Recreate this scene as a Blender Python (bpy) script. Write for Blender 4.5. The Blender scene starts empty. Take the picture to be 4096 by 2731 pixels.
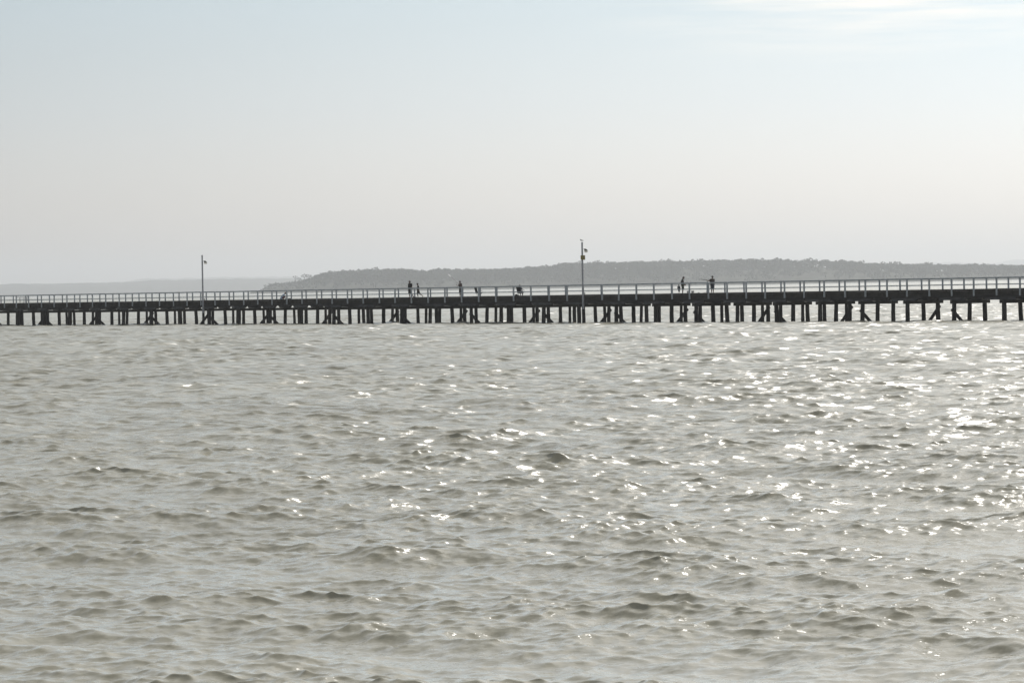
import bpy, math, random
import numpy as np
from mathutils import Vector, Matrix
R_ = math.radians
random.seed(7); rng = np.random.default_rng(29)
sc = bpy.context.scene
COL = sc.collection

# ---------------------------------------------------------------- camera
F = 14250.0; CAMH = 3.63
PITCH = (1365.5 - 1147.0) / F; ROLL = math.atan(0.0182)
r0 = Vector((1, 0, 0)); FW = Vector((0, math.cos(PITCH), -math.sin(PITCH))); u0 = Vector((0, math.sin(PITCH), math.cos(PITCH)))
RT = r0 * math.cos(ROLL) - u0 * math.sin(ROLL); UP = u0 * math.cos(ROLL) + r0 * math.sin(ROLL)
CAM = Vector((0, 0, CAMH))
cd = bpy.data.cameras.new('camera'); cam = bpy.data.objects.new('camera', cd); COL.objects.link(cam)
cd.sensor_width = 36.0; cd.lens = 36.0 * F / 4096.0; cd.clip_start = 0.5; cd.clip_end = 90000
m = Matrix((RT, UP, -FW)).transposed().to_4x4(); m.translation = CAM
cam.matrix_world = m; sc.camera = cam

# ---------------------------------------------------------------- world and sun
SUN_EL, SUN_AZ = 42.0, 17.0            # azimuth to the right of the view direction
w = bpy.data.worlds.new('World'); sc.world = w; w.use_nodes = True
nt = w.node_tree; nt.nodes.clear()
N = nt.nodes.new; L = nt.links.new
out = N('ShaderNodeOutputWorld'); bg = N('ShaderNodeBackground'); sky = N('ShaderNodeTexSky')
sky.sky_type = 'NISHITA'; sky.sun_disc = False
sky.sun_elevation = R_(SUN_EL); sky.sun_rotation = R_(SUN_AZ)
sky.altitude = 0; sky.air_density = 1.0; sky.dust_density = 1.6; sky.ozone_density = 1.8
bg.inputs['Strength'].default_value = 0.084
hs = N('ShaderNodeHueSaturation'); hs.inputs['Saturation'].default_value = 0.30
L(sky.outputs[0], hs.inputs['Color'])
# thin high cloud wisps, stretched sideways, in the sky itself
tc = N('ShaderNodeTexCoord'); mp = N('ShaderNodeMapping'); mp.inputs['Scale'].default_value = (12, 12, 170)
mp.inputs['Rotation'].default_value = (0, R_(-1.2), 0)
nz = N('ShaderNodeTexNoise'); nz.inputs['Scale'].default_value = 1.3; nz.inputs['Detail'].default_value = 6; nz.inputs['Roughness'].default_value = .55
rp = N('ShaderNodeValToRGB'); rp.color_ramp.elements[0].position = .40; rp.color_ramp.elements[1].position = .64
L(tc.outputs['Generated'], mp.inputs[0]); L(mp.outputs[0], nz.inputs['Vector']); L(nz.outputs[0], rp.inputs[0])
mx = N('ShaderNodeMix'); mx.data_type = 'RGBA'; mx.inputs['B'].default_value = (12.8, 11.9, 10.8, 1)
sc1 = N('ShaderNodeMath'); sc1.operation = 'MULTIPLY'; sc1.inputs[1].default_value = .9
L(rp.outputs[0], sc1.inputs[0]); wb = N('ShaderNodeMix'); wb.data_type = 'RGBA'; wb.blend_type = 'MULTIPLY'; wb.inputs['Factor'].default_value = 1; L(hs.outputs[0], wb.inputs['A'])
sx = N('ShaderNodeSeparateXYZ'); L(tc.outputs['Generated'], sx.inputs[0])
zr = N('ShaderNodeValToRGB'); L(sx.outputs['Z'], zr.inputs[0]); e = zr.color_ramp.elements       # cool milky blue above the pale horizon
e[0].position = 0.0; e[0].color = (1.08, 1.03, .98, 1); e[1].position = 1.0; e[1].color = (.78, .88, .97, 1)
for p_, c_ in ((.02, (.975, .965, .96, 1)), (.05, (.835, .905, .975, 1)), (.085, (.740, .865, .955, 1)), (.3, (.90, .95, .99, 1))): q_ = e.new(p_); q_.color = c_
xr = N('ShaderNodeMapRange'); xr.inputs['From Min'].default_value = -.20; xr.inputs['From Max'].default_value = .22; xr.inputs['To Min'].default_value = .79; xr.inputs['To Max'].default_value = 1.10
L(sx.outputs['X'], xr.inputs['Value']); xs = N('ShaderNodeVectorMath'); xs.operation = 'SCALE'; L(zr.outputs[0], xs.inputs[0]); L(xr.outputs[0], xs.inputs['Scale']); L(xs.outputs[0], wb.inputs['B'])
     # the wisps lie to the right and higher up
mr = N('ShaderNodeMapRange'); mr.inputs['From Min'].default_value = .02; mr.inputs['From Max'].default_value = .10; L(sx.outputs['X'], mr.inputs['Value'])
m2 = N('ShaderNodeMapRange'); m2.inputs['From Min'].default_value = .060; m2.inputs['From Max'].default_value = .080; L(sx.outputs['Z'], m2.inputs['Value'])
m3 = N('ShaderNodeMath'); m3.operation = 'MULTIPLY'; L(mr.outputs[0], m3.inputs[0]); L(m2.outputs[0], m3.inputs[1])
m4 = N('ShaderNodeMath'); m4.operation = 'MULTIPLY'; L(sc1.outputs[0], m4.inputs[0]); L(m3.outputs[0], m4.inputs[1])
L(m4.outputs[0], mx.inputs['Factor']); L(wb.outputs['Result'], mx.inputs['A'])
L(mx.outputs['Result'], bg.inputs['Color']); L(bg.outputs[0], out.inputs['Surface'])
sd = bpy.data.lights.new('sun', 'SUN'); sd.energy = 2.7; sd.angle = R_(0.5); sd.color = (1.0, .955, .90)
sun = bpy.data.objects.new('sun', sd); COL.objects.link(sun)
sdir = Vector((math.sin(R_(SUN_AZ)) * math.cos(R_(SUN_EL)), math.cos(R_(SUN_AZ)) * math.cos(R_(SUN_EL)), math.sin(R_(SUN_EL))))
sun.rotation_euler = sdir.to_track_quat('Z', 'Y').to_euler(); sun.location = (0, 0, 60)
sc.view_settings.view_transform = 'Standard'; sc.view_settings.look = 'None'; sc.view_settings.gamma = 1
sc.view_settings.exposure = 0.21
sc.cycles.sample_clamp_direct = 1.7; sc.cycles.sample_clamp_indirect = 1.7      # a sensor clips every tiny glint before the picture is scaled down

# ---------------------------------------------------------------- helpers
def px_ray(x, y): return FW + RT * ((x - 2048) / F) - UP * ((y - 1365.5) / F)
def at_dist(x, y, D):                         # the point in direction (x, y) at ground distance D
    d = px_ray(x, y); return CAM + d * (D / d.y)
def tag(o, label=None, cat=None, group=None, kind=None):
    for k, v in (('label', label), ('category', cat), ('group', group), ('kind', kind)):
        if v: o[k] = v
    return o
def empty(name, loc, rz=0.0):
    o = bpy.data.objects.new(name, None); COL.objects.link(o); o.location = loc; o.rotation_euler = (0, 0, rz)
    o.empty_display_size = .2; return o
def mesh_np(name, V, Fc, mat, parent=None, smooth=False):
    """V (n,3), Fc (m,4) or (m,3) arrays"""
    me = bpy.data.meshes.new(name); V = np.asarray(V, np.float32); Fc = np.asarray(Fc, np.int32); k = Fc.shape[1]
    me.vertices.add(len(V)); me.vertices.foreach_set('co', V.ravel())
    me.loops.add(Fc.size); me.loops.foreach_set('vertex_index', Fc.ravel())
    me.polygons.add(len(Fc)); me.polygons.foreach_set('loop_start', np.arange(0, Fc.size, k, dtype=np.int32))
    me.polygons.foreach_set('loop_total', np.full(len(Fc), k, np.int32))
    if smooth: me.polygons.foreach_set('use_smooth', np.ones(len(Fc), bool))
    me.update(calc_edges=True); me.materials.append(mat)
    o = bpy.data.objects.new(name, me); COL.objects.link(o); o.parent = parent
    return o
class MB:
    def __init__(s): s.v = []; s.f = []; s.sm = []
    def add(s, vs, fs, smooth=False):
        b = len(s.v); s.v += [tuple(v) for v in vs]; s.f += [tuple(i + b for i in f) for f in fs]; s.sm += [smooth] * len(fs)
    def box(s, x0, x1, y0, y1, z0, z1, bev=0.0, M=None):
        """box with its four long-side edges cut back by bev"""
        P = []
        for z, i in ((z0, 1), (z0 + bev, 0), (z1 - bev, 0), (z1, 1)) if bev else ((z0, 0), (z1, 0)):
            e = bev if i else 0
            P.append([(x0 + e, y0 + e, z), (x1 - e, y0 + e, z), (x1 - e, y1 - e, z), (x0 + e, y1 - e, z)])
        vs = [Vector(p) for r in P for p in r]
        if M is not None: vs = [M @ v for v in vs]
        fs = [(3, 2, 1, 0)]; n = len(P)
        for k in range(n - 1):
            for i in range(4): j = (i + 1) % 4; fs.append((4 * k + i, 4 * k + j, 4 * k + 4 + j, 4 * k + 4 + i))
        fs.append((4 * n - 4, 4 * n - 3, 4 * n - 2, 4 * n - 1)); s.add(vs, fs)
    def bar(s, p, q, wd, h, up=Vector((0, 0, 1))):
        p = Vector(p); q = Vector(q); d = (q - p).normalized(); sd_ = d.cross(up)
        if sd_.length < 1e-4: sd_ = Vector((1, 0, 0))
        sd_.normalize(); u = sd_.cross(d)
        vs = [c + sd_ * (a * wd / 2) + u * (b * h / 2) for c in (p, q) for a, b in ((-1, -1), (1, -1), (1, 1), (-1, 1))]
        s.add(vs, [(3, 2, 1, 0), (4, 5, 6, 7)] + [(i, (i + 1) % 4, 4 + (i + 1) % 4, 4 + i) for i in range(4)])
    def tube(s, pts, rad, n=10, cap=True, wob=0.0, seed=0):
        pts = [Vector(p) for p in pts]; rs = rad if isinstance(rad, (list, tuple)) else [rad] * len(pts)
        rr = random.Random(seed); vs = []
        for i, p in enumerate(pts):
            d = (pts[min(i + 1, len(pts) - 1)] - pts[max(i - 1, 0)]).normalized()
            a = d.cross(Vector((0.31, 0.95, 0.0))); a.normalize(); b = d.cross(a)
            for k in range(n):
                t = 2 * math.pi * k / n; r = rs[i] * (1 + wob * (rr.random() - .5))
                vs.append(p + a * (math.cos(t) * r) + b * (math.sin(t) * r))
        fs = [(i * n + k, i * n + (k + 1) % n, (i + 1) * n + (k + 1) % n, (i + 1) * n + k) for i in range(len(pts) - 1) for k in range(n)]
        s.add(vs, fs, True)
        if cap: s.add(vs[:n], [tuple(range(n))[::-1]]); s.add(vs[-n:], [tuple(range(n))])
    def build(s, name, mat, parent=None):
        me = bpy.data.meshes.new(name); me.from_pydata([tuple(v) for v in s.v], [], s.f); me.materials.append(mat)
        me.polygons.foreach_set('use_smooth', s.sm); me.update()
        o = bpy.data.objects.new(name, me); COL.objects.link(o); o.parent = parent; return o

def mat(name, col, rough=.7, spec=.4, var=0.0, scale=4.0, stretch=(1, 1, 1), bump=0.0, col2=None, metal=0.0):
    m = bpy.data.materials.new(name); m.use_nodes = True; t = m.node_tree; b = t.nodes['Principled BSDF']
    b.inputs['Base Color'].default_value = (*col, 1); b.inputs['Roughness'].default_value = rough
    b.inputs['Specular IOR Level'].default_value = spec; b.inputs['Metallic'].default_value = metal
    if var or bump or col2:
        c = t.nodes.new('ShaderNodeTexCoord'); mp_ = t.nodes.new('ShaderNodeMapping'); mp_.inputs['Scale'].default_value = stretch
        n1 = t.nodes.new('ShaderNodeTexNoise'); n1.inputs['Scale'].default_value = scale; n1.inputs['Detail'].default_value = 5
        t.links.new(c.outputs['Object'], mp_.inputs[0]); t.links.new(mp_.outputs[0], n1.inputs['Vector'])
        rp_ = t.nodes.new('ShaderNodeValToRGB'); rp_.color_ramp.elements[0].position = .3; rp_.color_ramp.elements[1].position = .7
        c2 = col2 or tuple(min(1, x * (1 + var)) for x in col); c1 = col if col2 else tuple(x * (1 - var) for x in col)
        rp_.color_ramp.elements[0].color = (*c1, 1); rp_.color_ramp.elements[1].color = (*c2, 1)
        t.links.new(n1.outputs[0], rp_.inputs[0]); t.links.new(rp_.outputs[0], b.inputs['Base Color'])
        if bump:
            bp = t.nodes.new('ShaderNodeBump'); bp.inputs['Strength'].default_value = bump; bp.inputs['Distance'].default_value = .05
            t.links.new(n1.outputs[0], bp.inputs['Height']); t.links.new(bp.outputs[0], b.inputs['Normal'])
    return m
M_timber = mat('old_timber', (.026, .024, .022), .85, .2, .5, 3, (1, 1, 1), .6)
M_deck = mat('deck_timber', (.042, .038, .034), .8, .25, .4, 2.5, (.3, 6, 1), .5)
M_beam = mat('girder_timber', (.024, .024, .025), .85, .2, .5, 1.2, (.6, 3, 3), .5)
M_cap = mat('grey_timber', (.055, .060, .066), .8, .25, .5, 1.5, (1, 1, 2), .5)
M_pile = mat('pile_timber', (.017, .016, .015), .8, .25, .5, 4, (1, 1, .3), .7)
M_rail = mat('weathered_white_paint', (.36, .40, .44), .5, .4, .2, 3, (1, 1, 1), .1)
M_pole = mat('galvanised_pole', (.30, .32, .36), .45, .5, .15, 4)
M_lampcap = mat('lamp_hood', (.05, .045, .04), .4, .5)
M_lens = mat('lamp_lens', (.70, .69, .64), .3, .5)
M_sign = mat('yellow_plate', (.20, .17, .06), .6, .3, .15, 6)
M_skin = mat('skin', (.14, .08, .055), .5, .4)
M_hair = mat('dark_hair', (.015, .012, .010), .6, .3)
def cloth(nm, c): return mat(nm, c, .85, .15, .15, 14, (1, 1, 1), .3)

# ---------------------------------------------------------------- water: one real wave field, finer mesh where the eye is nearer
def wave_params():
    n = 210
    lam = np.exp(np.linspace(math.log(11.0), math.log(.15), n)) * np.exp(rng.normal(0, .02, n))
    k = 2 * np.pi / lam
    # rms slope carried by each component: a broad chop that peaks near 3-4 m
    octv = math.log(lam[0] / lam[-1]) / math.log(2) / n            # octaves carried by one component
    per_oct = np.interp(np.log(lam), np.log([.1, .25, .6, 1.2, 2.4, 4.5, 9, 14]), [.105, .125, .112, .082, .066, .060, .042, .024])
    amp = per_oct * np.sqrt(octv) * math.sqrt(2) / k
    main = np.where(rng.uniform(0, 1, n) < .65, R_(-112.0), R_(-62.0))                                            # travelling towards the camera, a little to its left
    spread = np.where(lam > 2.0, .45, .80)
    ang = main + rng.normal(0, 1, n) * spread
    ph = rng.uniform(0, 2 * np.pi, n)
    return lam, k, amp, ang, ph
LAM, KK, AMP, ANG, PH = wave_params()
def patch(x, y):                                                 # gusts: rougher and calmer patches of the sea
    return (np.sin(x * .11 + y * .043 + 1.3) * np.sin(y * .061 - x * .037 + .4) + .7 * np.sin(x * .31 - y * .17 + 2.) * np.sin(y * .19 + x * .13))
def waves(x, y, cell):
    """gerstner sum; each component fades where the mesh cell can no longer carry it. returns displacement and the lost slope variance"""
    dx = np.zeros_like(x); dy = np.zeros_like(x); dz = np.zeros_like(x); lost = np.zeros_like(x)
    pt = patch(x, y); big = None
    for lam, k, a, an, ph in zip(LAM, KK, AMP, ANG, PH):
        wgt = np.clip((lam / cell - 2.6) / 2.4, 0, 1)
        rows = np.nonzero(wgt[:, 0] > 0)[0]
        lost += (1 - wgt ** 2) * (a * k) ** 2 / 2
        if len(rows) == 0: continue
        r1 = rows[-1] + 1; r_0 = rows[0]
        s = slice(r_0, r1)
        if lam < 1.5 and big is None: big = dz / max(float(dz[:200].std()), 1e-3)
        g = 1 + .16 * pt[s] if lam >= 1.5 else np.clip(1 + .20 * pt[s] + (.15 if lam > .6 else .26) * big[s], .3, 2.2)
        A = a * wgt[s] * g
        c, sn = math.cos(an), math.sin(an)
        th = (k * (x[s] * c + y[s] * sn) + ph).astype(np.float32)
        co = np.cos(th); si = np.sin(th)
        dz[s] += A * co
        Q = .85 if lam > .8 else 1.0
        dx[s] -= Q * A * c * si; dy[s] -= Q * A * sn * si
    return dx, dy, dz, lost
def make_water():
    rad = list(np.geomspace(1.5, 24, 40))
    r = 24.0
    while r < 520: r *= 1.0007; rad.append(r)
    while r < 1500: r *= 1.0024; rad.append(r)
    while r < 60000: r *= 1.02; rad.append(r)
    rad = np.array(rad)
    fine = np.arange(-11.5, 11.5001, math.degrees(.0007))
    g, st, ang = 11.5, math.degrees(.0007), []
    while g < 180:
        st *= 1.06; g += st
        if g < 180: ang.append(g)
    ang = np.array(ang); th = np.radians(np.concatenate([-ang[::-1], fine, ang]))
    # close the ring: last column joins the first
    nr, nc = len(rad), len(th)
    Rg = rad[:, None]; x = (Rg * np.sin(th)[None]).astype(np.float64); y = (Rg * np.cos(th)[None]).astype(np.float64)
    radial = np.gradient(rad)[:, None]
    cell = np.maximum(radial, np.clip(Rg * .0007, 0, None)) * np.ones_like(x)
    lat = np.gradient(th)[None] * Rg
    cellrow = np.maximum(cell[:, :1], 0.0) * np.ones_like(x)
    cellrow = np.where(rad[:, None] < 24, .8, cellrow)
    dx, dy, dz, lost = waves(x, y, cellrow)
    cl = np.clip(1.6 - lat / .5, 0, 1) * 1.0                    # calm the wide side cells so they do not alias
    edge = np.clip(np.where(np.abs(th)[None] > R_(11.6), cl, 1.0), 0, 1)
    dx *= edge; dy *= edge; dz *= edge
    V = np.stack([x + dx, y + dy, dz], -1).reshape(-1, 3)
    i = np.arange(nr - 1)[:, None] * nc; j = np.arange(nc)[None]; j2 = (j + 1) % nc
    Fc = np.stack([i + j, i + j2, i + nc + j2, i + nc + j], -1).reshape(-1, 4)[:, ::-1]
    o = mesh_np('water', V, Fc, M_water, smooth=True); o.location.z = -.10   # tide level; tag(o, kind='structure')
    at = o.data.attributes.new('fine_chop', 'FLOAT', 'POINT')
    at.data.foreach_set('value', np.sqrt(np.clip(lost, 0, 1)).astype(np.float32).ravel())
    return o
def water_mat():
    m = bpy.data.materials.new('water'); m.use_nodes = True; t = m.node_tree; b = t.nodes['Principled BSDF']
    Nn = t.nodes.new; Lk = t.links.new
    c = Nn('ShaderNodeTexCoord')
    n0 = Nn('ShaderNodeTexNoise'); n0.inputs['Scale'].default_value = .05; n0.inputs['Detail'].default_value = 4
    rp_ = Nn('ShaderNodeValToRGB'); rp_.color_ramp.elements[0].color = (.30, .283, .215, 1); rp_.color_ramp.elements[1].color = (.37, .352, .275, 1)
    rp_.color_ramp.elements[0].position = .35; rp_.color_ramp.elements[1].position = .65
    Lk(c.outputs['Object'], n0.inputs['Vector']); Lk(n0.outputs[0], rp_.inputs[0]); Lk(rp_.outputs[0], b.inputs['Base Color'])
    b.inputs['IOR'].default_value = 1.333
    at = Nn('ShaderNodeAttribute'); at.attribute_name = 'fine_chop'
    ml = Nn('ShaderNodeMath'); ml.operation = 'MULTIPLY'; ml.inputs[1].default_value = .35; Lk(at.outputs['Fac'], ml.inputs[0])   # alpha = sqrt2 * slope
    sq = Nn('ShaderNodeMath'); sq.operation = 'SQRT'; Lk(ml.outputs[0], sq.inputs[0])
    mxx = Nn('ShaderNodeMath'); mxx.operation = 'MAXIMUM'; mxx.inputs[1].default_value = .045; Lk(sq.outputs[0], mxx.inputs[0])
    mn = Nn('ShaderNodeMath'); mn.operation = 'MINIMUM'; mn.inputs[1].default_value = .42; Lk(mxx.outputs[0], mn.inputs[0])
    Lk(mn.outputs[0], b.inputs['Roughness'])
    # the chop finer than the mesh: slopes taken straight from a noise field in world space, as strong as the mesh has lost
    def slope_noise(scale, stretch, detail):
        mp_ = Nn('ShaderNodeMapping'); mp_.inputs['Rotation'].default_value = (0, 0, R_(15)); mp_.inputs['Scale'].default_value = stretch
        n1 = Nn('ShaderNodeTexNoise'); n1.inputs['Scale'].default_value = scale; n1.inputs['Detail'].default_value = detail; n1.inputs['Roughness'].default_value = .6
        Lk(c.outputs['Object'], mp_.inputs[0]); Lk(mp_.outputs[0], n1.inputs['Vector'])
        v = Nn('ShaderNodeVectorMath'); v.operation = 'SUBTRACT'; v.inputs[1].default_value = (.5, .5, .5); Lk(n1.outputs['Color'], v.inputs[0])
        v2 = Nn('ShaderNodeVectorMath'); v2.operation = 'MULTIPLY'; v2.inputs[1].default_value = (1, 1, 0); Lk(v.outputs[0], v2.inputs[0]); return v2
    A_ = slope_noise(1.5, (.55, 1, 1), 3); B_ = slope_noise(22.0, (.6, 1, 1), 3)
    sA = Nn('ShaderNodeVectorMath'); sA.operation = 'SCALE'; Lk(A_.outputs[0], sA.inputs[0])
    kA = Nn('ShaderNodeMath'); kA.operation = 'MULTIPLY'; kA.inputs[1].default_value = 7.0; Lk(at.outputs['Fac'], kA.inputs[0]); Lk(kA.outputs[0], sA.inputs['Scale'])
    sB = Nn('ShaderNodeVectorMath'); sB.operation = 'SCALE'; sB.inputs['Scale'].default_value = .42; Lk(B_.outputs[0], sB.inputs[0])
    ge = Nn('ShaderNodeNewGeometry'); a1 = Nn('ShaderNodeVectorMath'); a1.operation = 'ADD'; Lk(ge.outputs['Normal'], a1.inputs[0]); Lk(sA.outputs[0], a1.inputs[1])
    a2 = Nn('ShaderNodeVectorMath'); a2.operation = 'ADD'; Lk(a1.outputs[0], a2.inputs[0]); Lk(sB.outputs[0], a2.inputs[1])
    nm_ = Nn('ShaderNodeVectorMath'); nm_.operation = 'NORMALIZE'; Lk(a2.outputs[0], nm_.inputs[0]); Lk(nm_.outputs[0], b.inputs['Normal'])
    return m
M_water = water_mat()
make_water()

# ---------------------------------------------------------------- the jetty
TH = math.atan(F / 10750.0)
AX = Vector((math.cos(TH), -math.sin(TH), 0)); NR = Vector((math.sin(TH), math.cos(TH), 0)); P0 = Vector((0, 360.5, 0))
RZ = -TH                                        # jetty's own x runs along it, y across it away from the camera
def on_jetty(x, y, wd=0.0):                     # where the line of sight (x, y) meets the upright plane wd metres in from the near railing
    d = px_ray(x, y); q = CAM + d * (((P0 + NR * wd - CAM).dot(NR)) / d.dot(NR)); q -= P0
    return q.dot(AX), q.z
def kerb_y(x): return 1214.4 - .01504 * x
def jx(x, wd=0.0): return on_jetty(x, 1214.4 - .01504 * x, wd)[0]
W = 4.42; DECK = 2.60; KERB = 2.71; RAIL = 3.72
S0, S1 = -135.0, 98.0
jetty = empty('jetty', P0, RZ)
tag(jetty, 'long dark timber jetty on round piles crossing the whole water', 'jetty')
NEARP = [-104.9,-101.9,-98.8,-95.6,-92.5,-89.4,-86.3,-83.3,-80.2,-77.1,-74.1,-71.0,-68.0,-64.9,-61.9,-58.9,-55.9,-52.9,-49.9,-47.0,-44.1,-41.1,-38.1,-35.2,-32.2,-29.3,-26.3,-23.3,-20.4,-17.4,-14.4,-11.4,-8.5,-5.5,-2.6,.4,3.3,6.3,9.2,12.0,14.8,17.4,20.1,22.8,25.5,28.1,30.9,33.6,36.3,39.0,41.7,44.4,47.1,49.9,52.6,55.4,58.0,60.8,63.6,66.3,69.1,71.9]
NEARP = [-104.9 - 3.05 * k for k in range(9, 0, -1)] + NEARP + [71.9 + 2.75 * k for k in range(1, 10)]
def slide(p, w0, w1):                            # same line of sight, another depth plane
    q = P0 + AX * p + NR * w0 - CAM; t = (P0 + NR * w1 - CAM).dot(NR) / q.dot(NR); return ((CAM + q * t) - P0).dot(AX)
b = MB(); b.box(S0, S1, -.18, W + .18, 2.50, 2.535); b.build('under_board', M_deck, jetty)
b = MB(); x = S0                                 # cross planks
while x < S1:
    wd = .23; dz_ = random.uniform(-.008, .008)
    b.box(x, x + wd - .012, -.24 + random.uniform(-.03, .03), W + .24 + random.uniform(-.03, .03), 2.537, DECK + dz_, .008); x += wd
b.build('deck', M_deck, jetty)
for y0, nm in ((-.20, 'kerb'), (W + .04, 'kerb')):
    b = MB(); x = S0
    while x < S1:
        l = random.uniform(4.6, 6.2); dz_ = random.uniform(-.012, .012); b.box(x, min(S1, x + l - .02), y0, y0 + .16, 2.612, KERB + dz_, .012); x += l
    b.build(nm, M_timber, jetty)
# girders: outer ones stand proud so the side shows a deep dark band
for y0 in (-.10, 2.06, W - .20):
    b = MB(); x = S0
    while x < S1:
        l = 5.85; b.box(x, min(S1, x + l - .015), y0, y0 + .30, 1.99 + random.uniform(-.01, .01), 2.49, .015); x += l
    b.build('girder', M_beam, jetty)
b = MB(); x = S0                                 # fascia boards on the near edge
while x < S1:
    l = random.uniform(3.5, 6.0); b.box(x, min(S1, x + l - .012), -.145, -.103, 2.22 + random.uniform(-.02, .02), 2.495); x += l
b.build('fascia', M_timber, jetty)
# bents
bents = [(-13.4 - 6.33 * k, -k) for k in range(18, 0, -1)] + [(-13.6, 0), (-7.3, 1), (-1.1, 2), (5.0, 3), (10.6, 4), (16.5, 5), (22.5, 6), (28.5, 7), (34.5, 8), (40.1, 9), (46.0, 10), (51.7, 11), (57.5, 12), (63.4, 13), (69.5, 14), (75.4, 15), (81.3, 16), (87.2, 17)]
Y0C, Y1C = -.05, 4.38
piles = []
for s, k in bents:
    rr = random.Random(100 + k); sx = s + .22
    vis = -112 < s < 76
    b = MB()
    dz_ = rr.uniform(-.02, .02)
    for o_ in (-.24, .11): b.box(sx + o_, sx + o_ + .13, Y0C + rr.uniform(-.04, .04), Y1C + rr.uniform(-.05, .05), 1.48 + dz_, 1.76, .012)
    b.build('crosshead', M_timber, jetty) if vis else None
    if not vis:
        b.build('crosshead', M_timber, jetty)
    # corbels on top of the crosshead, ends cut at a slope
    b = MB()
    half = 1.26 if k < -3 else 1.62
    for y0 in (-.06, 2.10, W - .18):
        h0 = half + rr.uniform(-.10, .10); h1 = half + rr.uniform(-.10, .10); t = .20; yb = y0 + .26
        prof = [(sx - h0 + t, 1.765), (sx + h1 - t, 1.765), (sx + h1, 1.765 + t * .8), (sx + h1, 1.985), (sx - h0, 1.985), (sx - h0, 1.765 + t * .8)]
        vs = [(a, y0, c) for a, c in prof] + [(a, yb, c) for a, c in prof]; n = 6
        b.add(vs, [tuple(range(n)), tuple(range(2 * n - 1, n - 1, -1))] + [(i, n + i, n + (i + 1) % n, (i + 1) % n) for i in range(n)])
    b.build('corbel', M_cap, jetty)
    ys = [(.22, .165), (.72, .15), (2.27, .16), (3.42, .125), (3.98, .16)] if k < 11 else [(.28, .165), (2.12, .165), (3.98, .165)]
    for i, (yy, rd) in enumerate(ys):
        ln = rr.uniform(-.08, .08) + (.10 if yy > 4 else (-.03 if yy < .5 else 0)); yy += rr.uniform(-.07, .07); ls = rr.uniform(-.08, .08); rd *= rr.uniform(1.05, 1.2)
        pts = [(sx + ls * t / 3.2 + rr.uniform(-.012, .012), yy + rr.uniform(-.05, .05) * 0 + ln * t / 2, 1.76 - t) for t in (0, .5, 1.1, 1.7, 2.5, 3.3)]
        mb = MB(); mb.tube(pts, [rd * (1 + .03 * q) for q in range(6)], 12, True, .10, k * 10 + i)
        P = P0 + AX * sx + NR * yy; piles.append((P.y, sx, mb, vis))
    if k % 2:   # brace falling inward from the near pile
        p, q = (sx - .02, .20, .98), (sx - .02, 1.95, -.55)
    else:       # brace falling inward from above the far pile
        p, q = (sx + .02, 4.42, 1.28 + rr.uniform(-.1, .1)), (sx + .02, 2.75, -.45)
    for side in (-.24,):
        mb = MB(); mb.bar((p[0] + side, p[1], p[2]), (q[0] + side, q[1], q[2]), .12, .27); mb.build('brace', M_pile, jetty)
vis_p = sorted([p for p in piles if p[3]], key=lambda p: p[0]); keep = vis_p[:100]; ids = set(id(p) for p in keep)
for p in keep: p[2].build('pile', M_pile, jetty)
rest = MB()
for p in piles:
    if id(p) not in ids: 
        base = len(rest.v); rest.v += p[2].v; rest.f += [tuple(i + base for i in f) for f in p[2].f]; rest.sm += p[2].sm
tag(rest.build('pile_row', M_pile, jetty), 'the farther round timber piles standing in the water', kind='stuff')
# railings
FARP = [-113.8 - 3.05 * k for k in range(6, 0, -1)] + [-113.8,-110.6,-107.4,-104.4,-101.4,-98.2,-95.2,-92.1,-89.1,-86.0,-83.0,-79.9,-76.9,-73.9,-70.8,-67.8,-64.8,-61.8,-58.9,-55.8,-52.8,-49.9,-46.9,-43.9,-40.8,-37.9,-34.9,-31.9,-28.9,-26.0,-23.0,-20.1,-17.1,-14.3,-11.2,-8.3,-5.4,-2.5,.4,3.3,6.2,9.1,11.9,14.7,17.4,20.1,22.8,25.5,28.1,30.9,33.5,36.2,38.9,41.6,44.3,47.0,49.7,52.4,55.2,57.9,60.6,63.4,66.1] + [66.1 + 2.75 * k for k in range(1, 12)]
def railing(yc, far):
    rl = MB(); x = S0                              # the railing's own root is its top rail
    while x < S1:
        l = 5.9; rl.box(x, min(S1, x + l - .006), yc - .06, yc + .06, RAIL - .125 + random.uniform(-.004, .004), RAIL, .012); x += l
    return rl
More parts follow.
